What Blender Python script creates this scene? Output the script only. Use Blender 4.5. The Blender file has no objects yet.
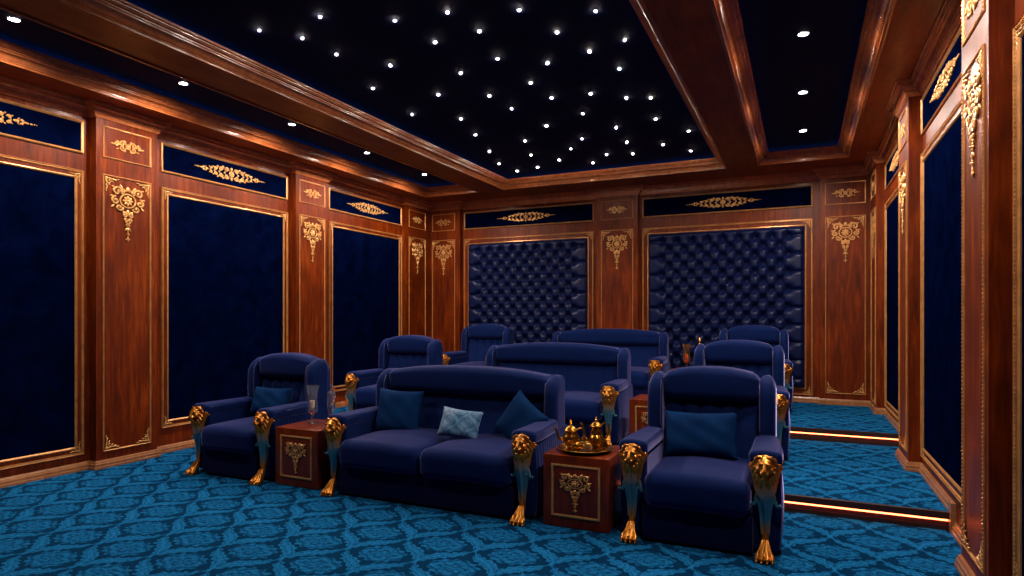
import bpy, math, random
from math import sin, cos, pi, radians, sqrt, exp
from mathutils import Vector, Matrix, Euler
random.seed(7)
C = bpy.context.scene.collection

# ------------------------------------------------------------------ materials
def newmat(name):
    m = bpy.data.materials.new(name); m.use_nodes = True
    nt = m.node_tree; b = nt.nodes['Principled BSDF']
    return m, nt, b
def simple(name, col, rough=.5, metal=0., sheen=0., tint=(1,1,1), coat=0., emit=None, es=0., spec=.5):
    m, nt, b = newmat(name)
    b.inputs['Base Color'].default_value = (*col, 1); b.inputs['Roughness'].default_value = rough
    b.inputs['Metallic'].default_value = metal; b.inputs['Sheen Weight'].default_value = sheen
    b.inputs['Sheen Tint'].default_value = (*tint, 1); b.inputs['Coat Weight'].default_value = coat
    b.inputs['Specular IOR Level'].default_value = spec
    if emit:
        b.inputs['Emission Color'].default_value = (*emit, 1); b.inputs['Emission Strength'].default_value = es
    return m
class N:                                   # tiny expression builder over shader math nodes
    def __init__(s, nt, sock): s.nt = nt; s.k = sock
    def op(s, o, *a):
        n = s.nt.nodes.new('ShaderNodeMath'); n.operation = o
        for i, v in enumerate((s,) + a):
            if isinstance(v, N): s.nt.links.new(v.k, n.inputs[i])
            else: n.inputs[i].default_value = v
        return N(s.nt, n.outputs[0])
    def __add__(s, o): return s.op('ADD', o)
    def __sub__(s, o): return s.op('SUBTRACT', o)
    def __mul__(s, o): return s.op('MULTIPLY', o)
    def __truediv__(s, o): return s.op('DIVIDE', o)
def ss(x, a, b):                            # smoothstep
    n = x.nt.nodes.new('ShaderNodeMapRange'); n.interpolation_type = 'SMOOTHSTEP'
    x.nt.links.new(x.k, n.inputs['Value']); n.inputs['From Min'].default_value = a; n.inputs['From Max'].default_value = b
    return N(x.nt, n.outputs['Result'])
def pos_xyz(nt, kind='pos'):
    if kind == 'pos': g = nt.nodes.new('ShaderNodeNewGeometry').outputs['Position']
    else: g = nt.nodes.new('ShaderNodeTexCoord').outputs[kind]
    s = nt.nodes.new('ShaderNodeSeparateXYZ'); nt.links.new(g, s.inputs[0])
    return g, N(nt, s.outputs[0]), N(nt, s.outputs[1]), N(nt, s.outputs[2])
def noise(nt, vec, scale, detail=3, rough=.5, sc3=None, dist=0.):
    if sc3:
        mp = nt.nodes.new('ShaderNodeMapping'); mp.inputs['Scale'].default_value = sc3
        nt.links.new(vec, mp.inputs[0]); vec = mp.outputs[0]
    n = nt.nodes.new('ShaderNodeTexNoise'); n.inputs['Scale'].default_value = scale
    n.inputs['Detail'].default_value = detail; n.inputs['Roughness'].default_value = rough
    n.inputs['Distortion'].default_value = dist
    nt.links.new(vec, n.inputs['Vector']); return N(nt, n.outputs['Fac'])
def ramp(nt, fac, stops):
    r = nt.nodes.new('ShaderNodeValToRGB'); nt.links.new(fac.k, r.inputs[0])
    e = r.color_ramp.elements
    while len(e) < len(stops): e.new(.5)
    for i, (p, c) in enumerate(stops): e[i].position = p; e[i].color = (*c, 1)
    return r.outputs[0]
def bump(nt, b, h, strength=.3, dist=.01):
    n = nt.nodes.new('ShaderNodeBump'); n.inputs['Strength'].default_value = strength; n.inputs['Distance'].default_value = dist
    nt.links.new(h.k, n.inputs['Height']); nt.links.new(n.outputs[0], b.inputs['Normal'])

def wood(name, sc3, cols, rough=.38, coat=.10):
    m, nt, b = newmat(name); g, x, y, z = pos_xyz(nt)
    grain = noise(nt, g, 7, 5, .6, sc3, .6)
    flame = noise(nt, g, 2.2, 3, .55, (1, 1, .6), .9)
    f = grain * .6 + flame * .4
    nt.links.new(ramp(nt, f, cols), b.inputs['Base Color'])
    b.inputs['Roughness'].default_value = rough; b.inputs['Specular IOR Level'].default_value = .18; b.inputs['Coat Weight'].default_value = coat; b.inputs['Coat Roughness'].default_value = .18
    return m
WC = [(.28, (.028, .0028, .0002)), (.50, (.118, .0150, .0006)), (.72, (.280, .0450, .0012))]
M = {}
M['wood'] = wood('mahogany_upright', (3.5, 3.5, .35), WC, .42, .05)
M['wood_h'] = wood('mahogany_lengthwise_lit', (2.2, .35, 2.2), [(.28, (.13, .020, .004)), (.50, (.30, .052, .008)), (.72, (.46, .10, .014))])  # soffit mahogany, light from below put into the colour
M['wood_t'] = wood('mahogany_table', (3, 3, .4), [(.3, (.065, .0070, .0010)), (.5, (.130, .0165, .0018)), (.7, (.23, .036, .003))], .35, .3)
M['mould'] = wood('moulding_wood', (2.5, 2.5, .6), [(.3, (.26, .062, .016)), (.5, (.42, .115, .032)), (.7, (.54, .17, .055))], .24, .7)

def goldmat(name, col, metal=.75, rough=.34, scale=60, bs=.25):
    m, nt, b = newmat(name); g, x, y, z = pos_xyz(nt, 'Object')
    n = noise(nt, g, scale, 3, .6)
    nt.links.new(ramp(nt, n, [(.25, tuple(c * .6 for c in col)), (.6, col)]), b.inputs['Base Color'])
    b.inputs['Metallic'].default_value = metal; b.inputs['Roughness'].default_value = rough
    bump(nt, b, n, bs, .004)
    return m
M['gilt'] = goldmat('gilt_carving', (.74, .38, .125), .5, .36, 60, .1)
M['gilt_frame'] = goldmat('gilt_frame', (.60, .27, .085), .45, .33, 12, .03)
M['lion_gold'] = goldmat('lion_gold', (.58, .22, .034), .85, .32, 45, .15)
M['brass'] = goldmat('tea_set_gold', (.46, .21, .03), .95, .24, 50, .3)
def leg_mat():                              # gilded leg, the carpet's blue green reflection painted on the shank
    m, nt, b = newmat('gilt_leg_painted_reflection'); g, x, y, z = pos_xyz(nt, 'Object')
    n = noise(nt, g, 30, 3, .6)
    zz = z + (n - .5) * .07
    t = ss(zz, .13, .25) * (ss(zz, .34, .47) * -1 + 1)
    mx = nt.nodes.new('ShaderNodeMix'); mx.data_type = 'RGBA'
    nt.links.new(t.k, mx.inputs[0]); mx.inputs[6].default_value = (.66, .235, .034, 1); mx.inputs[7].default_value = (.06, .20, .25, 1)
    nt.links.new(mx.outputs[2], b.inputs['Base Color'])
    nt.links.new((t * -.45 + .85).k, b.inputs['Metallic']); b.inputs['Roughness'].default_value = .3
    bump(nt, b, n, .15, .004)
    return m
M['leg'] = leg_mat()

def velvet(name, col, dark, sheen, tint, rough=.75, scale=90):
    m, nt, b = newmat(name); g, x, y, z = pos_xyz(nt, 'Object')
    n = noise(nt, g, 9, 4, .6); n2 = noise(nt, g, scale, 2, .5)
    nt.links.new(ramp(nt, n * .7 + n2 * .3, [(.35, dark), (.65, col)]), b.inputs['Base Color'])
    b.inputs['Roughness'].default_value = rough; b.inputs['Sheen Weight'].default_value = sheen
    b.inputs['Sheen Tint'].default_value = (*tint, 1); b.inputs['Sheen Roughness'].default_value = .32
    b.inputs['Specular IOR Level'].default_value = .06
    bump(nt, b, n2, .08, .002)
    return m
M['velvet'] = velvet('navy_velvet', (.0024, .0130, .082), (.0017, .0090, .060), .62, (.46, .43, 1.0))
M['velvet_dark'] = velvet('navy_base_fabric', (.0032, .0060, .046), (.0025, .0048, .034), .15, (.5, .5, 1))
M['piping'] = simple('lavender_piping', (.035, .040, .13), .5, 0, .15, (.7, .65, 1))
M['pillow'] = velvet('blue_pillow_fabric', (.0012, .025, .100), (.0008, .016, .072), .06, (.2, .5, 1), .8, 60)
M['tuft'] = simple('navy_leather', (.0030, .0070, .044), .36, 0, 0, (.6, .6, 1), 0, None, 0, .22)
def wallfab():
    m, nt, b = newmat('navy_wall_fabric'); g, x, y, z = pos_xyz(nt)
    n = noise(nt, g, 5, 5, .65, None, .5); n2 = noise(nt, g, 120, 2)
    nt.links.new(ramp(nt, n * .8 + n2 * .2, [(.35, (.0002, .0010, .008)), (.7, (.0006, .0030, .024))]), b.inputs['Base Color'])
    b.inputs['Roughness'].default_value = .95; b.inputs['Specular IOR Level'].default_value = 0
    return m
M['wallfab'] = wallfab()
M['ceilfab'] = simple('midnight_ceiling', (.0015, .004, .030), .85, spec=.1)
def damask(nt, x, y, sx, sy, ox, oy, warp):
    """0..1 mask of the damask figure: ogee lattice of acanthus leaves round lacy medallions"""
    p0 = x / sx + y / sy + ox; q0 = x / sx - y / sy + oy
    p = p0 + (q0 * (2 * pi)).op('SINE') * .060 + (warp - .5) * .16
    q = q0 + (p0 * (2 * pi)).op('SINE') * .060 + (warp - .5) * .16
    def frac(v): return v.op('FRACT')
    pc = frac(p) - .5; qc = frac(q) - .5
    def leaf(a, along):                     # teardrop running along an edge of the lattice
        d = ((frac(a + .5) - .5).op('ABSOLUTE'))
        t = frac(along)
        w = ((t * pi).op('SINE').op('MAXIMUM', .001).op('POWER', .5)) * .125 * (t * .7 + .55)
        w = w + (t * (2 * pi * 6)).op('SINE') * .016
        body = ss(w - d, .0, .022)
        vein = ss((d - w * .45).op('ABSOLUTE'), .006, .022)
        return body * (vein * .45 + .55)
    L = leaf(p, q).op('MAXIMUM', leaf(q, p * -1))
    r = (pc * pc * pc * pc + qc * qc * qc * qc).op('POWER', .25); th = pc.op('ARCTAN2', qc)
    lim = (th * 12).op('COSINE') * .026 + (th * 4).op('COSINE') * .012 + .325
    med = ss(lim - r, .0, .02)
    ring = ss(((r * 42) + (th * 4).op('COSINE') * 1.6).op('SINE'), -.75, -.1)
    pet = ss(((th * 8).op('SINE')) * ((r * 30).op('SINE')), -.8, -.3)
    med = med * (ring * .55 + .45) * (pet * .45 + .55)
    bulb = ss((( (frac(p + .5) - .5) * (frac(p + .5) - .5) + (frac(q + .5) - .5) * (frac(q + .5) - .5)).op('SQRT')) * -1 + .065, 0, .015)
    return L.op('MAXIMUM', med * .8).op('MAXIMUM', bulb)
def carpet():
    m, nt, b = newmat('damask_carpet'); g, x, y, z = pos_xyz(nt)
    w = noise(nt, g, 16, 4, .75); fine = noise(nt, g, 55, 3, .7); mott = noise(nt, g, 260, 2, .7)
    mask = damask(nt, x, y, .5, .6, -.05, .38, w)
    f = mask * (ss(fine, .44, .49) * .45 + .55) * .88 + (mott * .14) + (fine - .5) * .2 + .02
    nt.links.new(ramp(nt, f, [(.05, (.0009, .015, .052)), (.40, (.0028, .052, .150)), (.88, (.0085, .135, .350))]), b.inputs['Base Color'])
    b.inputs['Roughness'].default_value = .95; b.inputs['Specular IOR Level'].default_value = 0
    b.inputs['Sheen Weight'].default_value = .12; b.inputs['Sheen Tint'].default_value = (.1, .55, 1, 1)
    bump(nt, b, f, .5, .012)
    return m
M['carpet'] = carpet()
def pillow_damask():
    m, nt, b = newmat('silver_blue_damask'); g, x, y, z = pos_xyz(nt, 'Object')
    w = noise(nt, g, 30, 2); mask = damask(nt, x, z, .16, .18, 0, 0, w * .3 + .35)
    nt.links.new(ramp(nt, mask, [(.1, (.012, .10, .22)), (.9, (.085, .22, .40))]), b.inputs['Base Color'])
    b.inputs['Roughness'].default_value = .5; b.inputs['Sheen Weight'].default_value = .4
    return m
M['damask'] = pillow_damask()
M['riser'] = simple('dark_riser_wood', (.035, .010, .006), .5)
M['led'] = simple('warm_led', (1, .6, .3), .4, emit=(1, .15, .05), es=8)
M['cove'] = simple('blue_cove_led', (.05, .2, 1), .4, emit=(.01, .26, 1), es=1.6)
M['star'] = simple('star_bulb', (1, 1, 1), .4, emit=(1, .88, .76), es=1500)
M['spot'] = simple('downlight_bulb', (1, 1, 1), .4, emit=(1, .93, .88), es=300)
M['steel'] = simple('dark_trim_ring', (.05, .05, .06), .3, 1)
M['wax'] = simple('cream_wax', (.85, .62, .45), .6)
M['wax_o'] = simple('orange_wax', (.75, .16, .03), .5)
M['shell'] = simple('seashell', (.62, .42, .34), .45)
M['flame'] = simple('candle_flame', (1, .6, .2), .5, emit=(1, .5, .15), es=12)
def glass(name, col=(1, 1, 1)):
    m, nt, b = newmat(name)
    b.inputs['Base Color'].default_value = (*col, 1); b.inputs['Transmission Weight'].default_value = .97
    b.inputs['Roughness'].default_value = .02; b.inputs['IOR'].default_value = 1.5
    return m
M['glass'] = glass('clear_glass', (.93, .96, 1)); M['glass_a'] = glass('amber_glass', (1, .62, .32))

# ------------------------------------------------------------------ mesh tools
class MB:
    def __init__(s): s.v = []; s.f = []
    def add(s, vs, fs):
        o = len(s.v); s.v += [tuple(v) for v in vs]; s.f += [tuple(i + o for i in f) for f in fs]; return s
    def box(s, x0, x1, y0, y1, z0, z1):
        return s.add([(x, y, z) for z in (z0, z1) for y in (y0, y1) for x in (x0, x1)],
                     [(0, 2, 3, 1), (4, 5, 7, 6), (0, 1, 5, 4), (2, 6, 7, 3), (0, 4, 6, 2), (1, 3, 7, 5)])
    def rbox(s, c, h, r, f=None, k=3, m=(4, 4, 4)):
        """rounded box, half sizes h, corner radius r, optional deformation f(x,y,z) of local points"""
        r = min(r, min(h) * .98)
        ax = []
        for i in range(3):
            a = [-h[i] + r * (1 - cos(j / k * pi / 2)) if 0 else -h[i] + r * (1 - math.tan((1 - j / k) * pi / 4)) for j in range(k + 1)]
            b = [-(h[i] - r) + (2 * (h[i] - r)) * j / m[i] for j in range(1, m[i])]
            ax.append(a + b + [-t for t in reversed(a)])
        vid = {}; vs = []; fs = []
        def V(i, j, l):
            key = (i, j, l)
            if key not in vid:
                p = (ax[0][i], ax[1][j], ax[2][l])
                q = [max(-(h[t] - r), min(h[t] - r, p[t])) for t in range(3)]
                d = Vector([p[t] - q[t] for t in range(3)])
                if d.length > 0: d = d.normalized() * r
                w = (q[0] + d[0], q[1] + d[1], q[2] + d[2])
                if f: w = f(*w)
                vid[key] = len(vs); vs.append((w[0] + c[0], w[1] + c[1], w[2] + c[2]))
            return vid[key]
        n = [len(a) - 1 for a in ax]
        for j in range(n[1]):
            for l in range(n[2]):
                fs.append((V(0, j, l), V(0, j, l + 1), V(0, j + 1, l + 1), V(0, j + 1, l)))
                fs.append((V(n[0], j, l), V(n[0], j + 1, l), V(n[0], j + 1, l + 1), V(n[0], j, l + 1)))
        for i in range(n[0]):
            for l in range(n[2]):
                fs.append((V(i, 0, l), V(i + 1, 0, l), V(i + 1, 0, l + 1), V(i, 0, l + 1)))
                fs.append((V(i, n[1], l), V(i, n[1], l + 1), V(i + 1, n[1], l + 1), V(i + 1, n[1], l)))
            for j in range(n[1]):
                fs.append((V(i, j, 0), V(i, j + 1, 0), V(i + 1, j + 1, 0), V(i + 1, j, 0)))
                fs.append((V(i, j, n[2]), V(i + 1, j, n[2]), V(i + 1, j + 1, n[2]), V(i, j + 1, n[2])))
        return s.add(vs, fs)
    def ell(s, c, r, rot=None, nu=10, nv=6):
        vs = []; fs = []
        R = Euler(rot).to_matrix() if rot else None
        for j in range(nv + 1):
            a = pi * j / nv
            for i in range(nu):
                t = 2 * pi * i / nu
                p = Vector((r[0] * sin(a) * cos(t), r[1] * sin(a) * sin(t), r[2] * cos(a)))
                if R: p = R @ p
                vs.append((p.x + c[0], p.y + c[1], p.z + c[2]))
        for j in range(nv):
            for i in range(nu):
                k = (i + 1) % nu
                fs.append((j * nu + i, (j + 1) * nu + i, (j + 1) * nu + k, j * nu + k))
        return s.add(vs, fs)
    def tube(s, pts, rad, n=8, closed=False, flat=1.):
        """swept tube; flat squashes it along y"""
        pts = [Vector(p) for p in pts]; m = len(pts)
        if not hasattr(rad, '__len__'): rad = [rad] * m
        vs = []; fs = []; prev = None
        for i, p in enumerate(pts):
            a = pts[(i - 1) % m] if (i or closed) else p
            b = pts[(i + 1) % m] if (i < m - 1 or closed) else p
            t = (b - a).normalized() if (b - a).length else Vector((0, 0, 1))
            if prev is None:
                u = t.cross(Vector((0, 1, 0)))
                if u.length < .1: u = t.cross(Vector((1, 0, 0)))
            else: u = prev - t * prev.dot(t)
            u.normalize(); prev = u; w = t.cross(u)
            for k in range(n):
                an = 2 * pi * k / n
                o = u * cos(an) * rad[i] + w * sin(an) * rad[i]
                vs.append((p.x + o.x, p.y + o.y * flat, p.z + o.z))
        for i in range(m if closed else m - 1):
            j = (i + 1) % m
            for k in range(n):
                l = (k + 1) % n
                fs.append((i * n + k, i * n + l, j * n + l, j * n + k))
        if not closed:
            fs.append(tuple(range(n))); fs.append(tuple(reversed(range((m - 1) * n, m * n))))
        return s.add(vs, fs)
    def lathe(s, prof, c=(0, 0, 0), n=24, fl=None):
        vs = []; fs = []
        for r, z in prof:
            for k in range(n):
                a = 2 * pi * k / n; rr = r * (1 + (fl[1] * cos(a * fl[0]) if fl else 0))
                vs.append((c[0] + rr * cos(a), c[1] + rr * sin(a), c[2] + z))
        for i in range(len(prof) - 1):
            for k in range(n):
                l = (k + 1) % n
                fs.append((i * n + k, i * n + l, (i + 1) * n + l, (i + 1) * n + k))
        return s.add(vs, fs)
    def ring(s, x0, x1, z0, z1, prof):
        """mitred rectangular frame in the XZ plane; prof = [(inset, y)] swept round the outside rectangle"""
        vs = []; n = len(prof)
        for cx, cz, sx, sz in ((x0, z0, 1, 1), (x1, z0, -1, 1), (x1, z1, -1, -1), (x0, z1, 1, -1)):
            for o, y in prof: vs.append((cx + sx * o, y, cz + sz * o))
        fs = [(i * n + k, ((i + 1) % 4) * n + k, ((i + 1) % 4) * n + k + 1, i * n + k + 1) for i in range(4) for k in range(n - 1)]
        return s.add(vs, fs)
    def sweep(s, path, prof, closed=False):
        """profile [(out, z)] swept along a plan polyline, mitred; out is to the right of travel"""
        P = [Vector((p[0], p[1], 0)) for p in path]; m = len(P); n = len(prof); vs = []
        for i, p in enumerate(P):
            d1 = (P[i] - P[i - 1]).normalized() if (i or closed) else None
            d2 = (P[(i + 1) % m] - P[i]).normalized() if (i < m - 1 or closed) else None
            n1 = Vector((d1.y, -d1.x, 0)) if d1 else None; n2 = Vector((d2.y, -d2.x, 0)) if d2 else None
            if n1 is None: o = n2
            elif n2 is None: o = n1
            else: o = (n1 + n2) / (1 + n1.dot(n2))
            for a, z in prof: vs.append((p.x + o.x * a, p.y + o.y * a, z))
        fs = []
        for i in range(m if closed else m - 1):
            j = (i + 1) % m
            for k in range(n - 1): fs.append((i * n + k, i * n + k + 1, j * n + k + 1, j * n + k))
        return s.add(vs, fs)
    def beads(s, x0, x1, z0, z1, y, r=.0065, pitch=.022):
        def line(ax, az, bx, bz):
            L = sqrt((bx - ax) ** 2 + (bz - az) ** 2); n = max(1, round(L / pitch))
            for i in range(n):
                t = i / n; s.ell((ax + (bx - ax) * t, y, az + (bz - az) * t), (r, r, r), None, 5, 3)
        line(x0, z0, x1, z0); line(x1, z0, x1, z1); line(x1, z1, x0, z1); line(x0, z1, x0, z0); return s
    def mesh(s, name, mat, smooth=True):
        me = bpy.data.meshes.new(name); me.from_pydata(s.v, [], s.f); me.materials.append(mat)
        import bmesh
        bm = bmesh.new(); bm.from_mesh(me); bmesh.ops.remove_doubles(bm, verts=bm.verts, dist=1e-5)
        bmesh.ops.recalc_face_normals(bm, faces=bm.faces); bm.to_mesh(me); bm.free()
        if smooth: me.polygons.foreach_set('use_smooth', [True] * len(me.polygons)); me.set_sharp_from_angle(angle=radians(40))
        return me
    def build(s, name, mat, parent=None, smooth=True, loc=None, label=None):
        return link(name, s.mesh(name, mat, smooth), parent, loc, label=label)
def link(name, me, parent=None, loc=None, rot=None, label=None):
    o = bpy.data.objects.new(name, me); C.objects.link(o)
    if parent: o.parent = parent
    if loc: o.location = loc
    if rot: o.rotation_euler = rot
    if label: o['label'] = label
    return o
def tag(o, label, cat, group=None):
    o['label'] = label; o['category'] = cat
    if group: o['group'] = group
    return o
def thing(name, loc, rz, label, cat, group=None):
    o = bpy.data.objects.new(name, None); C.objects.link(o); o.location = loc; o.rotation_euler = (0, 0, rz)
    o.empty_display_size = .1
    return tag(o, label, cat, group)
def struct(name, mb, mat, smooth=False, parent=None):
    o = mb.build(name, mat, parent, smooth); o['kind'] = 'structure'; return o
def copy_tree(o, parent=None):
    c = o.copy(); C.objects.link(c); c.parent = parent
    for ch in list(o.children): copy_tree(ch, c)
    return c

# ------------------------------------------------------------------ room numbers
XL, XR, YB, YF = -6.18, .935, 9.705, -1.6
D = .10                                     # pilaster projection
ZS, ZC = 3.48, 3.64                         # soffit, coffer ceilings
R1, R2 = 5.11, 7.47; S1, S2 = .1225, .25    # risers and tier heights
PL = [(3.71, 4.325), (6.29, 6.90), (8.83, 9.605)]
PB = [(-6.08, -5.476), (-2.976, -2.308), (.225, .835)]
PR = [(3.785, 4.36), (6.34, 6.93), (8.90, 9.605)]
def tier(y): return 0 if y < R1 else (S1 if y < R2 else S2)

# floors: three tiers
struct('floor', MB().box(XL - .1, XR + .1, YF, R1, -.1, 0), M['carpet'])
struct('floor', MB().box(XL - .1, XR + .1, R1, R2, -.1, S1), M['carpet'])
struct('floor', MB().box(XL - .1, XR + .1, R2, YB + .1, -.1, S2), M['carpet'])
# walls
struct('wall_left', MB().box(XL - .1, XL, YF, YB + .1, 0, 3.75), M['wood'])
struct('wall_right', MB().box(XR, XR + .1, YF, YB + .1, 0, 3.75), M['wood'])
struct('wall_back', MB().box(XL, XR, YB, YB + .1, 0, 3.75), M['wood'])
struct('wall_front', MB().box(XL - .1, XR + .1, YF - .1, YF, 0, 3.75), M['wood'])
struct('ceiling', MB().box(XL, XR, YF, YB, ZC, ZC + .08), M['ceilfab'])
# soffit grid
cof = [(-5.757, -4.745), (-4.31, -.927), (-.527, .537)]
CY0, CY1 = -.9, 8.95
xs = [XL] + [v for c in cof for v in c] + [XR]
mb = MB()
for i in range(0, 8, 2): mb.box(xs[i], xs[i + 1], YF, YB, ZS, ZC + .01)
for a, b in cof: mb.box(a, b, YF, CY0, ZS, ZC + .01); mb.box(a, b, CY1, YB, ZS, ZC + .01)
o = struct('ceiling', mb, M['wood_h'])
prof = [(-.012, ZS), (-.012, ZS - .010), (.004, ZS - .014), (.016, ZS - .010), (.018, ZS + .006), (.026, ZS + .006), (.026, ZS + .018), (.034, ZS + .018), (.042, ZS + .036), (.058, ZS + .050), (.078, ZS + .056),
        (.080, ZS + .068), (.090, ZS + .068), (.092, ZS + .080), (.104, ZS + .084), (.108, ZS + .094), (.118, ZS + .094), (.120, ZS + .104), (.130, ZS + .106), (.134, ZS + .114), (.134, ZS + .125), (.11, ZS + .125), (.0, ZS + .03)]
for i, (a, b) in enumerate(cof):
    path = [(a, CY0), (a, CY1), (b, CY1), (b, CY0)]
    struct('trim_%d' % (i + 1), MB().sweep(path, prof, True), M['mould'], True)
    st = MB(); z = ZS + .128
    st.box(a + .05, a + .07, CY0 + .05, CY1 - .05, z, z + .008); st.box(b - .07, b - .05, CY0 + .05, CY1 - .05, z, z + .008)
    st.box(a + .07, b - .07, CY1 - .07, CY1 - .05, z, z + .008)
    c = st.build('cove_light', M['cove'], None, False)
    tag(c, ['blue cove light strip hidden round the narrow left coffer', 'blue cove light strip round the wide starry ceiling recess', 'blue cove light strip round the narrow right coffer'][i], 'light strip')

# contour following the pilasters (travel so that the room is on the right)
def contour(y0, y1, side):
    if side == 'L':
        pts = []; y = y0; x = XL; pts.append((x, y0))
        for a, b in PL:
            if b <= y0 or a >= y1: continue
            if a > y0: pts += [(XL, a), (XL + D, a)]
            else: pts[-1] = (XL + D, y0)
            if b < y1 and b < 9.6: pts += [(XL + D, b), (XL, b)]
        pts.append((pts[-1][0], y1)); return pts
    pts = []; pts.append((XR, y0))
    for a, b in PR:
        if b <= y0 or a >= y1: continue
        if a > y0: pts += [(XR, a), (XR - D, a)]
        else: pts[-1] = (XR - D, y0)
        if b < y1 and b < 9.6: pts += [(XR - D, b), (XR, b)]
    pts.append((pts[-1][0], y1)); return list(reversed(pts))
back = [(PB[0][1], YB - D), (PB[0][1], YB), (PB[1][0], YB), (PB[1][0], YB - D), (PB[1][1], YB - D), (PB[1][1], YB), (PB[2][0], YB), (PB[2][0], YB - D)]
full = contour(YF, 9.605, 'L') + back + contour(YF, 9.605, 'R')
cornice = [(0, 3.352), (.012, 3.352), (.014, 3.364), (.022, 3.364), (.024, 3.376), (.030, 3.384), (.036, 3.384), (.037, 3.396), (.044, 3.396), (.050, 3.412), (.062, 3.424), (.076, 3.430),
           (.077, 3.440), (.086, 3.440), (.088, 3.452), (.096, 3.456), (.098, 3.464), (.106, 3.464), (.108, ZS), (0, ZS)]
M['cornice'] = wood('moulding_wood_lit', (2.5, 2.5, .6), [(.3, (.38, .10, .03)), (.5, (.56, .17, .055)), (.7, (.68, .24, .09))], .24, .7)  # same wood as the mouldings, colour lightened to look lit
struct('trim_4', MB().sweep(full, cornice), M['cornice'], True)
def bprof(z): return [(0, z), (.03, z), (.03, z + .02), (.024, z + .024), (.024, z + .048), (.016, z + .054), (.014, z + .068), (.006, z + .078), (0, z + .078)]
M['base'] = wood('baseboard_wood', (2, 2, 1), [(.3, (.20, .075, .028)), (.5, (.30, .12, .045)), (.7, (.40, .17, .07))], .3, .4)
segs = [(YF, R1, 0), (R1, R2, S1), (R2, 9.605, S2)]
for sd, nm in (('L', 'baseboard_left'), ('R', 'baseboard_right')):
    mb = MB()
    for a, b, z in segs: mb.sweep(contour(a, b, sd), bprof(z))
    for y, za, zb in ((R1, 0, S1), (R2, S1, S2)):     # upright return piece at each step
        x = XL if sd == 'L' else XR; sg = 1 if sd == 'L' else -1
        x0, x1 = sorted((x, x + sg * .03))
        if sd == 'R' and y == R2 or sd == 'L' and y == R2: pass
        mb.box(x0, x1, y - .078, y, za, zb + .078)
        x0, x1 = sorted((x, x + sg * .034)); mb.box(x0, x1, y - .082, y - .06, za + .02, zb + .02)
    struct(nm, mb, M['base'], True)
struct('baseboard_back', MB().sweep([(XL + D, 9.605)] + back + [(XR - D, 9.605)], bprof(S2)), M['base'], True)

# step risers with led strips
for y, za, zb, lb in ((R1, 0, S1, 'lower'), (R2, S1, S2, 'upper')):
    mb = MB().box(XL + .03, XR - .03, y - .012, y, za, zb - .004).box(XL + .03, XR - .03, y - .03, y, zb - .045, zb + .002).box(XL + .03, XR - .03, y - .02, y, za, za + .03)
    struct('trim_%d' % (5 if za == 0 else 6), mb, M['riser'])
    o = MB().box(XL + .04, XR - .035, y - .024, y - .012, zb - .058, zb - .049).build('step_light', M['led'], None, False)
    tag(o, 'warm glowing light strip on the %s carpeted step' % lb, 'light strip')

# ------------------------------------------------------------------ ornaments (XZ plane, facing -y, y=0 is the wall)
def scroll(mb, x, z, r0, a0, turns, sgn, t0, t1=None, n=18, mir=True, y=-.006):
    t1 = t1 or t0 * .6
    for m in ((1, -1) if mir else (1,)):
        pts = []; rad = []
        for i in range(n):
            t = i / (n - 1); a = a0 + sgn * turns * 2 * pi * t; r = r0 * (1 - .82 * t)
            pts.append((m * (x + r * cos(a)), y - .004 * t, z + r * sin(a))); rad.append(t0 + (t1 - t0) * t)
        mb.tube(pts, rad, 6, False, .8)
        mb.ell(pts[-1], (t0 * 1.2, t0, t0 * 1.2), None, 6, 4)
def leaf(mb, x, z, ang, L, w, mir=True, y=-.006):
    for m in ((1, -1) if mir else (1,)):
        a = ang if m > 0 else pi - ang
        mb.ell((m * x + cos(a) * L / 2, y, z + sin(a) * L / 2), (L / 2, .007, w / 2), (0, -a, 0), 8, 5)
def flower(mb, x, z, r, n=8, y=-.008):
    for k in range(n):
        a = 2 * pi * k / n; mb.ell((x + cos(a) * r * .62, y, z + sin(a) * r * .62), (r * .4, .007, r * .24), (0, -a, 0), 6, 4)
    mb.ell((x, y - .005, z), (r * .3, .009, r * .3), None, 8, 5)
def cartouche(k=1.):
    mb = MB(); S = k
    def sc(x, z, r, a, t, g, w, **q): scroll(mb, x * S, z * S, r * S, a, t, g, w * S, **q)
    def lf(x, z, a, L, w, mir=True): leaf(mb, x * S, z * S, a, L * S, w * S, mir)
    flower(mb, 0, -.135 * S, .052 * S, 8)
    mb.tube([(cos(a / 20 * 2 * pi) * .078 * S, -.006, -.135 * S + sin(a / 20 * 2 * pi) * .066 * S) for a in range(20)], .008 * S, 6, True, .8)
    sc(.108, -.055, .050, pi, 1.1, -1, .013); sc(.122, -.145, .042, pi * .5, 1.1, -1, .012); sc(.085, -.205, .038, pi, 1.0, 1, .011); sc(.045, -.045, .03, pi * 1.5, 1.0, 1, .010)
    lf(.02, -.05, pi * .62, .06, .026); lf(.13, -.02, pi * .1, .035, .018); lf(.15, -.10, -pi * .1, .03, .016); lf(.135, -.185, -pi * .25, .045, .02)
    lf(0, -.05, pi / 2, .05, .024, False); lf(.045, -.235, -pi * .55, .05, .022); lf(.05, -.03, pi * .3, .05, .02)
    sc(.035, -.275, .028, pi * .5, 1.0, 1, .010); lf(0, -.22, -pi / 2, .06, .03, False)
    sc(.028, -.325, .024, -pi * .5, .9, -1, .009)
    flower(mb, 0, -.375 * S, .026 * S, 6); lf(.008, -.40, -pi * .32, .04, .015); lf(0, -.395, -pi / 2, .055, .02, False)
    flower(mb, 0, -.462 * S, .018 * S, 5); lf(0, -.475, -pi / 2, .07, .014, False); lf(.0, -.505, -pi * .2, .03, .012)
    return mb
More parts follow.
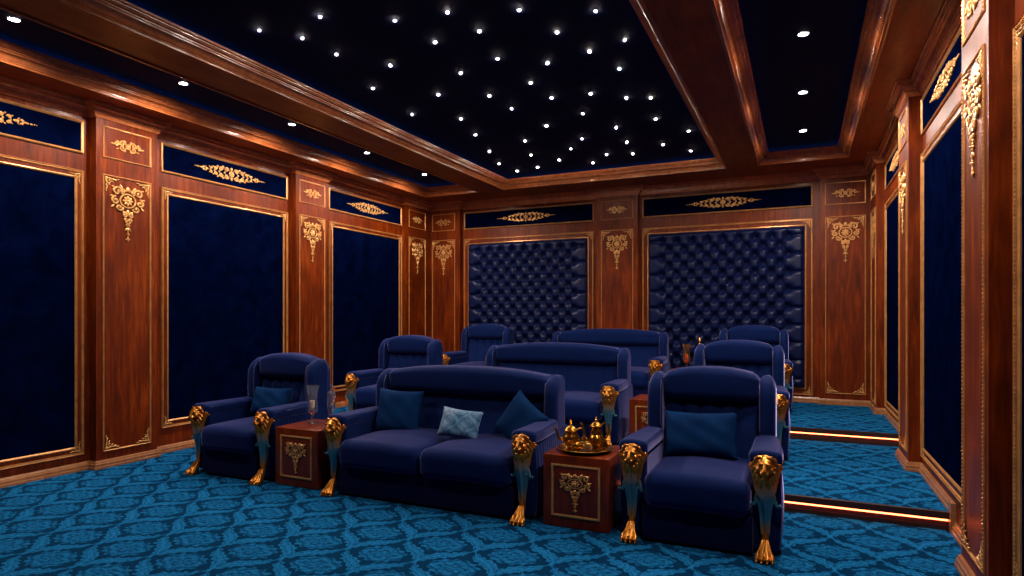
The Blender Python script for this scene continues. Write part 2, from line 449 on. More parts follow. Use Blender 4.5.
def small_scroll():
    mb = MB(); flower(mb, 0, 0, .03, 8)
    scroll(mb, .055, .018, .034, pi, 1.1, -1, .0085); scroll(mb, .055, -.020, .032, pi, 1.1, 1, .008)
    scroll(mb, .112, .004, .026, pi, 1.1, -1, .008); leaf(mb, .13, 0, .1, .04, .016); leaf(mb, .02, .035, .9, .03, .014); leaf(mb, .02, -.035, -.9, .03, .014)
    leaf(mb, .085, .03, .3, .035, .013); leaf(mb, .085, -.032, -.3, .035, .013)
    return mb
def long_scroll():
    mb = MB(); flower(mb, 0, 0, .042, 8)
    for x, r in ((.07, .052), (.150, .046), (.222, .034), (.285, .026)):
        for q in (1, -1):
            scroll(mb, x, q * r * .72, r * .62, pi if q > 0 else pi, 1.15, -q, .0095, .007)
            leaf(mb, x + r * .55, q * r * 1.05, q * .6, r * .8, r * .42)
        mb.ell((x + r * .5, -.006, 0), (r * .28, .008, r * .28), None, 8, 5); mb.ell((-x - r * .5, -.006, 0), (r * .28, .008, r * .28), None, 8, 5)
    leaf(mb, 0, .036, pi / 2, .045, .034, False); leaf(mb, 0, -.036, -pi / 2, .045, .034, False)
    leaf(mb, .315, 0, 0, .05, .026); leaf(mb, .345, .006, 1.0, .03, .014); leaf(mb, .345, -.006, -1.0, .03, .014)
    scroll(mb, .385, .010, .014, pi, 1, -1, .006); scroll(mb, .385, -.010, .014, pi, 1, 1, .006); leaf(mb, .395, 0, 0, .045, .020)
    for x, r in ((.455, .011), (.480, .008), (.500, .006)):
        mb.ell((x, -.006, 0), (r, .007, r), None, 8, 5); mb.ell((-x, -.006, 0), (r, .007, r), None, 8, 5)
    return mb
def corner_orn():                           # lower left corner, grows towards +x +z
    mb = MB(); 
    scroll(mb, .040, .040, .026, pi * 1.25, 1.1, 1, .0055, mir=False)
    for a, b in ((1, 0), (0, 1)):
        f = lambda x, z, ang, L, w: leaf(mb, x if a else z, z if a else x, ang if a else pi / 2 - ang, L, w, False)
        f(.012, .012, .12, .07, .018); f(.07, .014, .25, .05, .016); f(.105, .012, 0, .035, .011); f(.06, .03, .7, .03, .012)
        mb.ell((.135 if a else .012, -.006, .012 if a else .135), (.006, .006, .006), None, 6, 4)
    mb.ell((.014, -.007, .014), (.014, .008, .014), None, 8, 5)
    return mb
OM = {'cart': cartouche().mesh('carved_cartouche', M['gilt']), 'small': small_scroll().mesh('carved_scroll', M['gilt']),
      'long': long_scroll().mesh('carved_frieze', M['gilt']), 'corner': corner_orn().mesh('carved_corner', M['gilt']),
      'tcart': cartouche(.60).mesh('carved_table_cartouche', M['gilt'])}
def corners(parent, x0, x1, z0, z1, y, s=1., only=4):
    for i, (x, z, sx, sz) in enumerate(((x0, z0, 1, 1), (x1, z0, -1, 1), (x0, z1, 1, -1), (x1, z1, -1, -1))):
        rot = {(1, 1): 0, (-1, 1): -pi / 2, (1, -1): pi / 2, (-1, -1): pi}[(sx, sz)]
        o = link('corner_ornament', OM['corner'], parent, (x, y, z), (0, rot, 0)); o.scale = (s, s, s)

# ------------------------------------------------------------------ wall things; local X along wall, -y into the room
def wall_frame(side):
    return {'B': 0, 'L': pi / 2, 'R': -pi / 2}[side]
def wall_pos(side, t, off=0):
    return {'B': (t, YB - off, 0), 'L': (XL + off, t, 0), 'R': (XR - off, t, 0)}[side]
def pilaster(side, a, b, label, zbot, m0=.075, m1=.075):
    c = (a + b) / 2; w = (b - a) / 2; zb = tier(c if side != 'B' else 9)
    if side == 'B': zb = S2
    t = thing('pilaster', wall_pos(side, c), wall_frame(side), label, 'pilaster', 'gilded mahogany pilasters')
    lo, hi = -w, w
    MB().box(lo, hi, -D, 0, zb, 3.40).build('shaft', M['wood'], t, False)
    if side == 'R': m0, m1 = m1, m0
    f0, f1 = lo + m0, hi - m1
    pr = lambda y: [(0, y), (0, y - .007), (.007, y - .011), (.013, y - .006), (.015, y)]
    for nm, z0, z1 in (('frame_molding', zbot, 2.825), ('upper_frame_molding', 2.985, 3.29)):
        MB().ring(f0, f1, z0, z1, pr(-D)).beads(f0 + .007, f1 - .007, z0 + .007, z1 - .007, -D - .009).build(nm, M['gilt_frame'], t)
    fc = (f0 + f1) / 2
    link('cartouche', OM['cart'], t, (fc, -D, 2.735)); link('scroll_ornament', OM['small'], t, (fc, -D, 3.137))
    corners(t, f0 + .018, f1 - .018, zbot + .018, 2.807, -D)
    return t
def bay(side, a, b, zbot, label, flabel, tuft=False):
    c = (a + b) / 2; w = (b - a) / 2; sw = .105 if side == 'B' else .082
    t = thing('wall_panel', wall_pos(side, c), wall_frame(side), label, 'wall panel', 'navy wall panels')
    zt = 2.835; f = .022
    MB().ring(-w, w, zbot, zt, [(0, 0), (0, -.014), (.006, -.022), (.012, -.014), (.022, -.016), (.026, -.004), (sw - .02, -.004)]).beads(-w + .017, w - .017, zbot + .017, zt - .017, -.017, .006).build('outer_frame', M['gilt_frame'], t)
    MB().ring(-w + .026, w - .026, zbot + .026, zt - .026, [(0, -.004), (0, -.008), (sw - .044, -.008), (sw - .044, -.002)]).build('wood_band', M['wood'], t, False)
    MB().ring(-w + sw - .02, w - sw + .02, zbot + sw - .02, zt - sw + .02, [(0, -.004), (0, -.016), (.01, -.020), (.02, -.012), (.022, 0)]).build('inner_frame', M['gilt_frame'], t)
    corners(t, -w + .03, w - .03, zbot + .03, zt - .03, -.009, .72)
    x0, x1, z0, z1 = -w + sw, w - sw, zbot + sw, zt - sw
    if not tuft: MB().box(x0, x1, -.006, 0, z0, z1).build('fabric', M['wallfab'], t, False)
    else:
        NX, NZ = 9, 8
        mx = .21; px = (x1 - x0 - 2 * mx) / (NX - 1); pz = (z1 - z0 - .26) / NZ; zt0 = z1 - .13
        def h(x, z):
            u = (x - (x0 + mx)) / px; v = (zt0 - z) / pz
            d = 9
            for k in (0, .5):                   # nearest button
                uu = round(u - k) + k; vv = round(v - k) + k
                uu = max(0, min(NX - 1, uu)) if k == 0 else max(.5, min(NX - 1.5, uu))
                vv = max(0, min(NZ, vv)) if k == 0 else max(.5, min(NZ - .5, vv))
                d = min(d, sqrt(((u - uu) * px) ** 2 + ((v - vv) * pz) ** 2))
            dimp = 1 - exp(-(d / .050) ** 2)
            edge = min((x - x0), (x1 - x), (z - z0), (z1 - z)); e = min(1, max(0, edge / .05)) ** .5
            if u < 0 or u > NX - 1: seam = min(1, abs(((v + .5) % 1) - .5) * 7) ** .5
            elif v < 0 or v > NZ: seam = min(1, abs(((u + .5) % 1) - .5) * 7) ** .5
            else: seam = min(1, min(abs(sin(pi * (u + v))), abs(sin(pi * (u - v)))) * 1.3) ** .5
            return (.006 + .042 * dimp + .042 * seam * dimp) * (.25 + .75 * e)
        gx, gz = 190, 200; mb = MB(); vs = []; fs = []
        for j in range(gz + 1):
            for i in range(gx + 1):
                x = x0 + (x1 - x0) * i / gx; z = z0 + (z1 - z0) * j / gz; vs.append((x, -h(x, z), z))
        for j in range(gz):
            for i in range(gx): fs.append((j * (gx + 1) + i, j * (gx + 1) + i + 1, (j + 1) * (gx + 1) + i + 1, (j + 1) * (gx + 1) + i))
        mb.add(vs, fs)
        for k in (0, .5):
            for i in range(NX - (1 if k else 0)):
                for j in range(NZ + (0 if k else 1)):
                    mb.ell((x0 + mx + (i + k) * px, -.014, zt0 - (j + k) * pz), (.014, .009, .014), None, 8, 4)
        mb.build('tufted_upholstery', M['tuft'], t)
    g = thing('frieze_panel', wall_pos(side, c), wall_frame(side), flabel, 'frieze panel', 'navy frieze panels')
    MB().ring(-w, w, 2.995, 3.305, [(0, 0), (0, -.014), (.008, -.020), (.016, -.014), (.022, -.010), (.026, 0)]).build('frame', M['gilt_frame'], g)
    MB().box(-w + .02, w - .02, -.006, 0, 3.015, 3.285).build('fabric', M['wallfab'], g, False)
    o = link('scroll_ornament', OM['long'], g, (0, -.006, 3.15)); o.scale = (1.06 if side == 'B' else 1, 1, 1)
pilaster('L', *PL[0], 'nearest mahogany pilaster of the left wall, wholly visible', .155, .06, .065)
pilaster('L', *PL[1], 'mahogany pilaster behind the front left armchair on the left wall', .27, .06, .055)
pilaster('L', *PL[2], 'left wall pilaster standing right in the far left corner', .36, .075, .18)
pilaster('B', *PB[0], 'back wall pilaster in the far left corner', .40, .03, .10)
pilaster('B', *PB[1], 'back wall pilaster between the two tufted panels', .40)
pilaster('B', *PB[2], 'back wall pilaster right of the wider tufted panel', .40, .065, .055)
pilaster('R', *PR[0], 'nearest pilaster of the right wall, at the photo edge', .155, .06, .06)
pilaster('R', *PR[1], 'right wall pilaster standing between the two light strip steps', .27, .06, .06)
pilaster('R', *PR[2], 'right wall pilaster in the far right corner', .36, .06, .12)
bay('L', 1.85, 3.652, .150, 'plain navy fabric panel cut off by the left photo edge', 'leftmost navy frieze panel with gold scrollwork, cut by photo edge')
bay('L', 4.44, 6.237, .265, 'plain navy fabric panel behind the front left armchair', 'navy frieze with gold scrollwork above the front left armchair')
bay('L', 7.03, 8.83, .36, 'plain navy fabric panel of the left wall nearest the far corner', 'navy frieze of the left wall nearest the far corner')
bay('B', -5.448, -3.05, .35, 'left tufted navy leather panel on the back wall', 'navy frieze above the left tufted panel', True)
bay('B', -2.264, .14, .35, 'right tufted navy leather panel on the back wall', 'navy frieze above the right tufted panel', True)
bay('R', 1.93, 3.72, .150, 'right wall panel at the very right photo edge', 'right wall frieze at the very right photo edge')
bay('R', 4.47, 6.29, .265, 'navy fabric panel of the right wall beside the lower step', 'navy frieze on the right wall above the lower step')
bay('R', 7.03, 8.84, .36, 'narrow looking navy panel of the right wall beside the upper tier', 'navy frieze on the right wall nearest the back')

# ------------------------------------------------------------------ lion leg
def remeshed(mb, name, mat, vox):
    me = mb.mesh(name + '_raw', mat); o = bpy.data.objects.new(name + '_raw', me); C.objects.link(o)
    md = o.modifiers.new('r', 'REMESH'); md.mode = 'VOXEL'; md.voxel_size = vox
    sm = o.modifiers.new('s', 'SMOOTH'); sm.iterations = 2; sm.factor = .5
    dg = bpy.context.evaluated_depsgraph_get(); dg.update()
    out = bpy.data.meshes.new_from_object(o.evaluated_get(dg)); out.name = name
    out.polygons.foreach_set('use_smooth', [True] * len(out.polygons))
    if not out.materials: out.materials.append(mat)
    bpy.data.objects.remove(o); bpy.data.meshes.remove(me)
    return out
def spine(mb, rows, n=14):
    """stack of ellipses (y, z, rx, ry)"""
    vs = []; fs = []
    for y, z, rx, ry in rows:
        for k in range(n): a = 2 * pi * k / n; vs.append((rx * cos(a), y + ry * sin(a), z))
    for i in range(len(rows) - 1):
        for k in range(n): l = (k + 1) % n; fs.append((i * n + k, i * n + l, (i + 1) * n + l, (i + 1) * n + k))
    fs.append(tuple(range(n))); fs.append(tuple(reversed(range((len(rows) - 1) * n, len(rows) * n))))
    mb.add(vs, fs)
sh = MB()
spine(sh, [(-.052, .05, .026, .028), (-.030, .10, .023, .025), (-.015, .15, .022, .024), (-.008, .20, .025, .027), (-.010, .26, .034, .032), (-.020, .32, .044, .037),
           (-.032, .38, .052, .042), (-.034, .45, .060, .046), (-.022, .52, .064, .046), (-.015, .58, .055, .040), (-.01, .61, .03, .03)])
sh.tube([(0, -.084, .46), (0, -.072, .37), (0, -.046, .27), (0, -.036, .17)], [.012, .010, .008, .006])          # shin ridge
for m in (1, -1):
    sh.tube([(m * .035, -.035, .42), (m * .055, -.03, .35), (m * .062, -.03, .315), (m * .078, -.034, .318)], [.012, .011, .010, .007])   # spur
    sh.ell((m * .082, -.035, .324), (.011, .011, .011))
    sh.tube([(m * .05, -.03, .40), (m * .065, -.02, .50), (m * .076, -.012, .545), (m * .084, -.006, .568)], [.010, .013, .014, .012])          # side band to the ear scroll
    sh.tube([(m * .02, -.036, .14), (m * .028, -.032, .25), (m * .04, -.045, .34)], [.006, .006, .006])
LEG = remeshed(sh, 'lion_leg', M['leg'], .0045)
hd = MB()
hd.ell((0, -.030, .540), (.058, .040, .092), None, 20, 14)                      # mane mass
hd.ell((0, -.062, .568), (.040, .036, .046), None, 16, 12)                      # skull
hd.ell((0, -.070, .600), (.034, .024, .014), (.5, 0, 0), 14, 8)                 # forehead
hd.ell((0, -.094, .543), (.024, .026, .018), None, 14, 8)                       # muzzle
hd.tube([(0, -.088, .596), (0, -.102, .575), (0, -.114, .558)], [.009, .010, .010])
hd.ell((0, -.118, .555), (.012, .007, .007))                                    # nose
for m in (1, -1):
    hd.ell((m * .012, -.113, .541), (.013, .010, .011)); hd.ell((m * .021, -.092, .590), (.017, .009, .0065), (0, m * .35, 0))
    hd.ell((m * .031, -.078, .556), (.014, .016, .018)); hd.ell((m * .019, -.091, .577), (.0065, .005, .0045))
    hd.ell((m * .045, -.048, .606), (.013, .010, .014))                          # ear
    for pts, r in (([(.010, -.062, .618), (.030, -.058, .622), (.046, -.046, .612)], .010), ([(.044, -.048, .600), (.058, -.036, .580), (.060, -.030, .555)], .011),
                   ([(.046, -.056, .570), (.058, -.044, .545), (.056, -.036, .515)], .011), ([(.040, -.062, .545), (.050, -.052, .515), (.046, -.042, .480)], .0115),
                   ([(.030, -.070, .525), (.038, -.062, .492), (.033, -.050, .452)], .0115), ([(.016, -.076, .510), (.021, -.070, .475), (.017, -.056, .430)], .0115)):
        hd.tube([(m * a, b, c) for a, b, c in pts], [r * .8, r, r * .45])
    hd.tube([(m * .052, -.026, .49), (m * .066, -.012, .540), (m * .078, .002, .560), (m * .084, .010, .552)], [.009, .011, .010, .007])
hd.ell((0, -.098, .521), (.015, .014, .009)); hd.tube([(0, -.084, .512), (0, -.080, .475), (0, -.060, .415)], [.012, .012, .005])
HEAD = remeshed(hd, 'lion_head', M['lion_gold'], .0026)
pw = MB()
pw.ell((0, -.075, .030), (.040, .045, .030), None, 14, 8); pw.tube([(0, -.030, .105), (0, -.050, .065), (0, -.07, .035)], [.024, .028, .034])
for x in (-.042, -.015, .015, .042):
    yy = -.112 - (.008 if abs(x) < .03 else 0)
    pw.tube([(x * .35, -.045, .115), (x * .7, -.085, .062), (x, yy + .012, .038)], [.008, .010, .013])
    pw.ell((x, yy, .022), (.0145, .022, .019)); pw.ell((x, yy + .006, .036), (.012, .012, .010)); pw.ell((x * 1.05, yy - .018, .010), (.007, .012, .008))
PAW = remeshed(pw, 'paw', M['lion_gold'], .0030)

# ------------------------------------------------------------------ seats
def make_seat(kind, ac, ncush, top, end, wtop, label, cat, group):
    t = thing(kind, (0, 0, 0), 0, label, cat, group)
    inn = ac - .078                                                            # inner face of the arms
    MB().rbox((0, .385, .128), (inn + .008, .415, .112), .012, None, 2, (4, 4, 2)).build('base', M['velvet_dark'], t)
    cw = inn / ncush
    for i in range(ncush):
        cx = -inn + cw * (2 * i + 1)
        def crown(x, y, z, cw=cw):
            u = x / cw; v = (y - .02) / .38
            if z > 0: z += .040 * (1 - u * u) * (1 - .6 * v * v)
            if y < -.2 and z < 0: z += .012 * (1 - u * u)
            y -= .014 * (1 - u * u) if y < -.3 else 0
            return x, y, z
        MB().rbox((cx, .305, .338), (cw - .003, .385, .110), .07, crown, 5, (8, 8, 2)).build('seat_cushion', M['velvet'], t)
    for s in (-1, 1):
        def armf(x, y, z, s=s):
            if x * s > .07:
                k = sin(y * 2 * pi / .052)
                x += s * (.004 * k + .022 * max(0, sin((z + .29) / .58 * pi)) * (1 if y < .3 else .6) - .01)
            if x * s > 0: x *= 1 - .45 * max(0, min(1, (y + .25) / .45))
            return x, y, z
        MB().rbox((s * ac, .44, .290), (.084, .405, .272), .03, armf, 3, (2, 46, 6)).build('arm', M['velvet'], t)
        def padf(x, y, z, s=s):
            if z > 0: z += .012 * (1 - (x / .095) ** 2)
            if x * s > 0: x *= 1 - .42 * max(0, (y + .12) / .41)
            return x, y, z
        a = MB().rbox((s * ac, .288, .588), (.095, .288, .044), .028, padf, 4, (6, 8, 2)).build('armrest', M['velvet'], t)
        e = .081
        MB().tube([(s * (ac + x_), y_, .612) for x_, y_ in ((e - .022, .52), (e + .010, .20), (e + .012, .04), (e + .004, .012), (e - .01, .002), (0, -.001), (-e + .01, .002), (-e - .004, .012), (-e - .012, .04), (-e - .009, .52))], .0018, 6).build('piping', M['piping'], a)
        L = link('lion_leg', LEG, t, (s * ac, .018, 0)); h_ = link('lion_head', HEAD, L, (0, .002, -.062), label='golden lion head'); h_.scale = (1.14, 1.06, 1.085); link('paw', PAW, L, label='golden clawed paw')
    # back
    hw = ac + .035; wi = hw - .105
    nfl = max(4, round(2 * wi / .135))
    def backf(x, y, z):
        if y < 0: y -= .004 + (.030 if ncush == 1 else .010) * abs(sin((x / (2 * wi) + .5) * nfl * pi)) ** .6
        y += .07 * (z / .3)
        return x, y, z
    MB().rbox((0, .745, .62), (wi, .09, .29), .03, backf, 2, (nfl * 8, 3, 6)).build('backrest', M['velvet'], t)
    hb = .845 if ncush == 1 else .785
    hh = (top - hb) / 2
    def headf(x, y, z):
        k = 1 - (abs(x) / wi) ** 2.4
        if z > 0: z -= (top - end) * (1 - k) * min(1, z / hh * 1.2)
        if y < 0: y -= .016 * k * cos(z / hh * 1.2)
        return x, y, z
    hz = hb + hh
    hr = MB().rbox((0, .725, hz), (wi + .004, .110, hh), .060, headf, 5, (14, 3, 4)).build('headrest', M['velvet'], t)
    for s in (-1, 1):
        wh = (wtop + .012 - .30) / 2
        def wingf(x, y, z, s=s, wh=wh):
            t = max(0, (z - (wh - .13)) / .13)
            if t > 0: y = y * (1 - .55 * t ** 2.2) + .03 * t ** 2
            if z > 0: z -= .045 * max(0, x * s / .053) ** 2 * min(1, z / wh * 1.3)
            y -= .030 * sin(min(1, max(0, (z + wh) / (2 * wh))) * pi * .85)
            return x, y, z
        w = MB().rbox((s * (hw - .053), .715, .30 + wh), (.0545, .125, wh), .052, wingf, 6, (3, 4, 12)).build('wing', M['velvet'], t)
        n = 18; pts = []
        for k in range(n):
            z = .66 + (wtop - .04 - .66) * k / (n - 1); zz = z - (.30 + wh); tt = max(0, (zz - (wh - .13)) / .13)
            pts.append((s * (wi + .004), .715 - .115 * (1 - .5 * tt ** 2.2) + .03 * tt ** 2 - .030 * sin(min(1, (zz + wh) / (2 * wh)) * pi * .85), z))
        MB().tube(pts, .0035, 6).build('piping', M['piping'], w)
    MB().rbox((0, .815, .50), (hw - .02, .05, .47), .05, None, 3, (6, 2, 4)).build('back_shell', M['velvet'], t)
    return t
DY = [0, 2.18, 4.41]; DZ = [0, S1, S2]
chair = make_seat('recliner_armchair', .405, 1, 1.088, 1.035, 1.025, 'x', 'armchair', 'navy velvet armchairs with lion legs')
sofa = make_seat('loveseat_sofa', .847, 2, 1.025, .968, .962, 'x', 'sofa', 'navy velvet two-seat sofas')
CL = [['front row navy velvet armchair at far left holding a lumbar pillow', 'front row navy velvet armchair at the right, nearest the viewer'],
      ['middle row navy armchair by the left wall, half hidden by the front sofa', 'middle row navy armchair right behind the nearest armchair'],
      ['back row navy armchair before the left tufted panel', 'back row navy armchair before the right tufted panel']]
SL = ['front row navy velvet two-seat sofa with three pillows', 'middle row navy two-seat sofa behind the front sofa', 'back row navy two-seat sofa partly hidden behind the middle sofa']
first = True
for r in range(3):
    for i, x in enumerate((-4.69 if r == 0 else -4.70, -.605)):
        o = chair if first else copy_tree(chair); first = False
        o.location = (x, 4.05 + DY[r], DZ[r]); o['label'] = CL[r][i]
    o = sofa if r == 0 else copy_tree(sofa)
    o.location = (-2.645, 4.05 + DY[r], DZ[r]); o['label'] = SL[r]

# ------------------------------------------------------------------ tables
def make_table():
    t = thing('side_table', (0, 0, 0), 0, 'x', 'side table', 'cube side tables between the seats')
    MB().rbox((0, .2375, .24875), (.2375, .2375, .24775), .006, None, 2, (1, 1, 1)).build('body', M['wood_t'], t)
    MB().ring(-.175, .175, .075, .435, [(0, 0), (0, -.006), (.006, -.008), (.014, -.005), (.016, 0)]).beads(-.167, .167, .083, .427, -.006, .0055, .017).build('bead_frame', M['gilt'], t)
    link('cartouche', OM['tcart'], t, (0, -.001, .375)).scale = (1.1, 1, .80)
    return t
tb = make_table(); first = True
for x, r, lb in ((-3.913, 0, 'front cube table with candle glass between left armchair and sofa'), (-1.405, 0, 'front cube table carrying the golden tea set'),
                 (-1.35, 1, 'middle row cube table seen behind the nearest armchair'), (-1.362, 2, 'back row cube table with an amber candle glass')):
    o = tb if first else copy_tree(tb); first = False
    o.location = (x, 4.05 + DY[r], DZ[r]); o['label'] = lb

# ------------------------------------------------------------------ pillows
def pillow(w, h, th, loc, rot, mat, label, ruche=.0):
    n = 22; top = []; fs = []; vs = []
    for sgn in (-1, 1):
        for j in range(n + 1):
            for i in range(n + 1):
                u = 2 * i / n - 1; v = 2 * j / n - 1
                k = ((1 - u ** 4) * (1 - v ** 4)) ** .55
                pin = 1 - .07 * (1 - abs(v) ** 2) * abs(u) ** 3; piv = 1 - .09 * (1 - abs(u) ** 2) * abs(v) ** 3
                wr = .006 * sin(u * 7 + v * 3) * sin(v * 5 + 1) * k
                vs.append((u * w / 2 * pin + ruche * sin(v * 40) * abs(u) ** 8, sgn * (th / 2 * k) + wr, v * h / 2 * piv))
    N1 = (n + 1) ** 2
    for b in (0, N1):
        for j in range(n):
            for i in range(n):
                q = (b + j * (n + 1) + i, b + j * (n + 1) + i + 1, b + (j + 1) * (n + 1) + i + 1, b + (j + 1) * (n + 1) + i)
                fs.append(q if b == 0 else tuple(reversed(q)))
    o = MB().add(vs, fs).build('pillow', mat, None, True)
    o.location = loc; o.rotation_euler = [radians(a) for a in rot]
    return tag(o, label, 'pillow', 'pillows on the front row')
pillow(.44, .28, .13, (-4.73, 4.56, .625), (-20, 0, 6), M['pillow'], 'blue lumbar pillow on the front left armchair', .004)
pillow(.41, .40, .14, (-3.20, 4.53, .622), (-18, 3, 14), M['pillow'], 'square dark blue pillow at the left end of the front sofa')
pillow(.36, .25, .12, (-2.52, 4.42, .583), (-24, 5, 4), M['damask'], 'small shiny light blue damask pillow in the sofa middle', .004)
pillow(.38, .38, .14, (-2.03, 4.54, .610), (-16, 32, -20), M['pillow'], 'dark blue pillow set on its corner at the sofa right end')
pillow(.50, .33, .14, (-.65, 4.53, .625), (-20, -2, 0), M['pillow'], 'blue lumbar pillow on the nearest armchair', .004)

# ------------------------------------------------------------------ tea set and candle glasses
TZ = .4966
o = MB().lathe([(0, .012), (.14, .012), (.165, .016), (.192, .03), (.197, .028), (.170, .008), (.15, 0), (0, 0)], n=40).build('serving_tray', M['brass'])
o.location = (-1.40, 4.25, TZ); tag(o, 'round golden serving tray on the front cube table', 'tray')
def pot(name, loc, k, tall, rz, label, spout=True):
    t = thing(name, loc, rz, label, 'teapot', None)
    b = [(0, 0), (.034, 0), (.036, .006), (.024, .014), (.030, .024), (.046, .042), (.050, .058), (.042, .076), (.034, .088), (.036 if tall else .034, .10)]
    if tall: b += [(.030, .118), (.026, .13), (.031, .136)]
    b = [(r * k, z * k) for r, z in b]
    MB().lathe(b, n=32, fl=(12, .035)).build('pot_body', M['brass'], t)
    z0 = b[-1][1]
    l = MB().lathe([(.036 * k, z0), (.038 * k, z0 + .004), (.030 * k, z0 + .016 * k), (.014 * k, z0 + .028 * k), (.006 * k, z0 + .032 * k), (.009 * k, z0 + .040 * k), (.004 * k, z0 + .046 * k), (.007 * k, z0 + .052 * k), (0, z0 + .062 * k)], n=24, fl=(12, .04)).build('pot_lid', M['brass'], t)
    h = z0
    MB().tube([(-.040 * k, 0, .050 * k), (-.066 * k, 0, .055 * k), (-.076 * k, 0, h * .8), (-.086 * k, 0, h * 1.12), (-.098 * k, 0, h * 1.16)], [.013 * k, .010 * k, .008 * k, .007 * k, .008 * k], 8).build('spout', M['brass'], t)
    pts = [(.030 * k, 0, h * .95), (.050 * k, 0, h * 1.18), (.074 * k, 0, h * 1.12), (.082 * k, 0, h * .8), (.066 * k, 0, h * .52), (.044 * k, 0, h * .38)]
    MB().tube(pts, .005 * k, 8).build('handle', M['brass'], t)
pot('teapot', (-1.505, 4.24, TZ + .0128), 1.25, False, radians(25), 'squat golden teapot at the left of the tray')
pot('coffee_pot', (-1.335, 4.30, TZ + .0128), 1.16, True, radians(25), 'taller golden coffee pot at the right of the tray')
t = thing('sugar_bowl', (-1.425, 4.165, TZ + .0128), radians(25), 'small low golden sugar bowl at the front of the tray', 'sugar bowl')
MB().lathe([(0, 0), (.022, 0), (.024, .005), (.016, .012), (.030, .024), (.036, .036), (.032, .048), (.036, .054), (.033, .054), (.028, .046), (0, .02)], n=28, fl=(10, .05)).build('bowl_body', M['brass'], t)
for s in (-1, 1): MB().tube([(s * .030, 0, .048), (s * .052, 0, .054), (s * .056, 0, .036), (s * .034, 0, .026)], .0035, 6).build('handle', M['brass'], t)
t = thing('creamer', (-1.262, 4.235, TZ + .0128), radians(10), 'small golden cream jug at the tray right edge', 'jug')
MB().lathe([(0, 0), (.020, 0), (.022, .005), (.015, .012), (.028, .026), (.030, .040), (.020, .060), (.024, .076), (.021, .076), (.017, .06), (0, .03)], n=24, fl=(10, .05)).build('jug_body', M['brass'], t)
MB().tube([(.020, 0, .07), (.044, 0, .078), (.046, 0, .046), (.026, 0, .030)], .0035, 6).build('handle', M['brass'], t)
MB().tube([(-.018, 0, .060), (-.030, 0, .078)], [.010, .006], 8).build('spout', M['brass'], t)

def hurricane(loc, label, gm, wax, k=1.):
    t = thing('hurricane_candle_holder', loc, 0, label, 'candle holder')
    pr = [(0, 0), (.046, 0), (.046, .005), (.014, .014), (.009, .03), (.012, .044), (.009, .056), (.014, .068), (.038, .085), (.047, .11), (.047, .14), (.040, .19), (.042, .25), (.058, .315),
          (.055, .315), (.039, .25), (.037, .19), (.044, .14), (.044, .11), (.035, .088), (.010, .073), (0, .073)]
    g = MB().lathe([(r * k, z * k) for r, z in pr], n=32).build('glass_chimney', gm, t)
    MB().lathe([(0, .125 * k), (.019 * k, .125 * k), (.020 * k, .128 * k), (.020 * k, .188 * k), (.016 * k, .190 * k), (0, .187 * k)], n=20).build('candle', wax, t)
    MB().tube([(0, 0, .187 * k), (.001, 0, .197 * k)], .001, 5).build('wick', M['steel'], t)
    mb = MB(); rr = random.Random(3)
    for i in range(22):
        a = rr.uniform(0, 6.28); q = rr.uniform(0, .026) * k; z = rr.uniform(.088, .125) * k
        mb.ell((q * cos(a), q * sin(a), z), (rr.uniform(.007, .012), rr.uniform(.006, .009), rr.uniform(.005, .008)), (rr.uniform(0, 3), rr.uniform(0, 3), 0), 7, 5)
    s = mb.build('seashells' if wax is M['wax'] else 'pebbles', M['shell'] if wax is M['wax'] else M['wax_o'], t); s['kind'] = 'stuff'
    return t
hurricane((-4.00, 4.34, TZ + .001), 'clear glass hurricane holder with cream candle on the left front table', M['glass'], M['wax'], 1.06)
hurricane((-1.41, 8.62, S2 + TZ + .001), 'amber glass candle holder on the back row table', M['glass_a'], M['wax_o'], 1.08)
t = thing('glass_decanter', (-3.80, 4.36, TZ + .001), 0, 'slender lidded glass jar behind the sofa lion on the left front table', 'glass jar')
MB().lathe([(0, 0), (.036, 0), (.036, .005), (.012, .014), (.008, .05), (.016, .062), (.028, .10), (.036, .17), (.038, .25), (.040, .262),
            (.037, .262), (.035, .25), (.033, .17), (.025, .10), (.010, .068), (0, .066)], n=28).build('jar_body', M['glass'], t)
MB().lathe([(.042, .264), (.043, .270), (.030, .284), (.012, .298), (.007, .308), (.012, .322), (.010, .336), (.004, .35), (0, .352), (0, .30), (.0, .266), (.042, .264)], n=24).build('jar_lid', M['glass'], t)
t = thing('finial_jar', (-1.245, 8.66, S2 + TZ + .001), 0, 'golden pot with pointed lid behind the middle row armchair', 'jar')
MB().lathe([(0, 0), (.05, 0), (.05, .006), (.022, .02), (.03, .04), (.06, .08), (.066, .12), (.05, .17), (.036, .24), (.04, .29)], n=28, fl=(12, .03)).build('jar_body', M['brass'], t)
MB().lathe([(.042, .29), (.042, .296), (.034, .32), (.016, .345), (.010, .36), (.020, .382), (.012, .40), (.005, .42), (0, .435)], n=24).build('jar_lid', M['brass'], t)

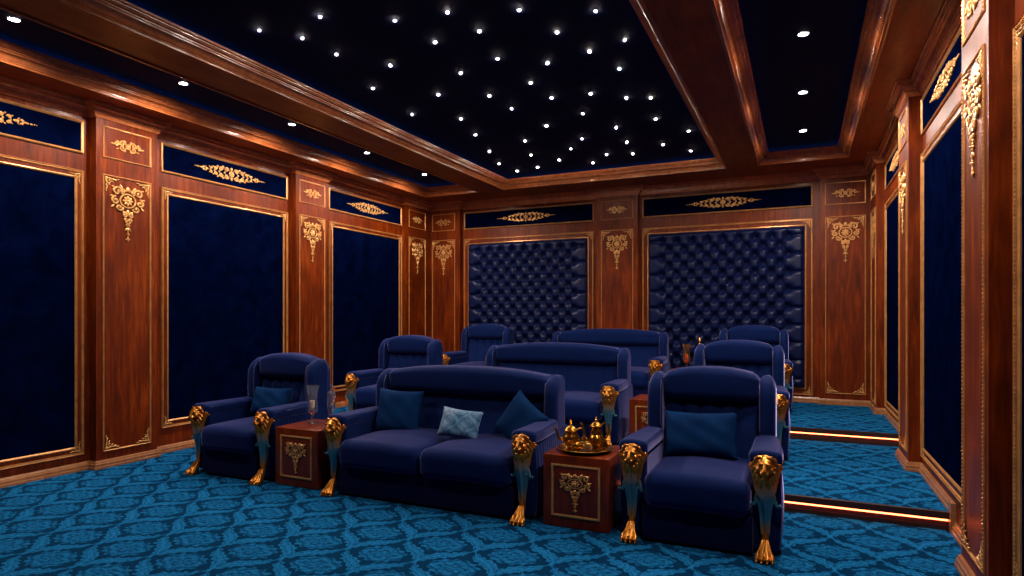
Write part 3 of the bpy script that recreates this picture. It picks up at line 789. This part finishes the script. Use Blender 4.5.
# ------------------------------------------------------------------ lights
STARS = [(-3.19, 3.54), (-3.56, 3.75), (-2.73, 3.82), (-2.31, 3.87), (-1.83, 4.06), (-1.34, 4.3), (-3.52, 4.1), (-2.65, 4.25), (-2.24, 4.23), (-1.71, 4.5), (-1.27, 4.85), (-3.25, 4.48), (-2.78, 4.89), (-2.34, 4.75), (-1.99, 5.01), (-1.59, 4.94), (-1.46, 5.39), (-3.73, 4.86), (-3.25, 5.27), (-2.81, 5.51), (-2.3, 5.37), (-2.27, 5.83), (-1.88, 5.88), (-1.59, 6.13), (-3.82, 5.66), (-3.42, 6.02), (-2.77, 5.95), (-2.14, 6.42), (-1.95, 7.06), (-3.56, 6.62), (-2.66, 6.66), (-3.13, 7.12), (-2.45, 7.32), (-1.99, 7.7), (-3.75, 7.36), (-3.32, 7.76), (-2.73, 7.7), (-2.39, 8.17), (-2.06, 8.28), (-3.92, 8.0), (-3.51, 8.44), (-3.07, 8.17), (-2.69, 8.52), (-3.87, 8.52), (-1.37, 6.24), (-1.47, 6.93), (-1.6, 7.99), (-1.21, 7.55), (-1.33, 8.47), (-3.76, 3.51)]
sm = MB().lathe([(.0001, -.0012), (.0055, -.0012), (.0062, -.0002), (.0062, .002), (0, .002)], n=12).mesh('star_bulb', M['star'])
def sector(x, y):
    return ('front' if y < 5 else 'middle' if y < 7 else 'back') + ' ' + ('left' if x < -3 else 'centre' if x < -2 else 'right')
for x, y in STARS:
    o = link('star_light', sm, None, (x, y, ZC - .002))
    tag(o, 'tiny warm star light in the %s area of the dark star ceiling' % sector(x, y), 'star light', 'star lights, %s area' % sector(x, y))
rg = MB().lathe([(.034, 0), (.044, 0), (.046, -.005), (.038, -.009), (.034, -.006), (.034, 0)], n=24).mesh('trim_ring', M['steel'])
bl = MB().lathe([(.0001, -.003), (.026, -.003), (.034, -.001), (.034, .001), (0, .001)], n=24).mesh('bulb', M['spot'])
def spot(x, y, label, power):
    t = thing('downlight', (x, y, ZC - .001), 0, label, 'downlight', 'recessed ceiling downlights')
    link('trim_ring', rg, t); link('bulb', bl, t)
    l = bpy.data.lights.new('downlight_lamp', 'SPOT'); l.energy = power; l.spot_size = radians(172); l.spot_blend = .5; l.shadow_soft_size = .04
    l.color = (1, .84, .72)
    o = bpy.data.objects.new('downlight_lamp', l); C.objects.link(o); o.parent = t; o.location = (0, 0, -.02)
LN = ['left coffer downlight at the extreme left, nearest', 'left coffer downlight, second from the photo edge', 'left coffer downlight, third from the photo edge', 'left coffer downlight, second from the far corner', 'left coffer downlight nearest the far corner']
PW = 96
for y, lb in zip((2.615, 4.0, 5.37, 6.72, 8.11), LN): spot(-5.25, y, lb, PW)
for y, lb in zip((5.32, 6.70, 8.075), ('right coffer downlight, topmost in the photo', 'right coffer downlight, middle of the three', 'right coffer downlight nearest the back wall')): spot(.01, y, lb, PW)
for x, y, lb in ((.01, 3.95, 'right coffer downlight just above the photo edge'), (.01, 2.58, 'right coffer downlight ahead of the viewer')): spot(x, y, lb, PW)

# ------------------------------------------------------------------ camera, world, view
cam = bpy.data.cameras.new('camera'); co = bpy.data.objects.new('camera', cam); C.objects.link(co)
co.location = (0, 0, 1.45); co.rotation_euler = (pi / 2, 0, radians(24.926))
cam.sensor_width = 36; cam.lens = 624 / 1024 * 36; cam.shift_y = 29 / 1024; cam.clip_start = .05
S = bpy.context.scene; S.camera = co
w = bpy.data.worlds.new('world'); S.world = w; w.use_nodes = True
w.node_tree.nodes['Background'].inputs[0].default_value = (.02, .03, .06, 1); w.node_tree.nodes['Background'].inputs[1].default_value = .2
vs = S.view_settings; vs.view_transform = 'Standard'; vs.look = 'None'; vs.gamma = 1; vs.use_curve_mapping = False; vs.exposure = .52
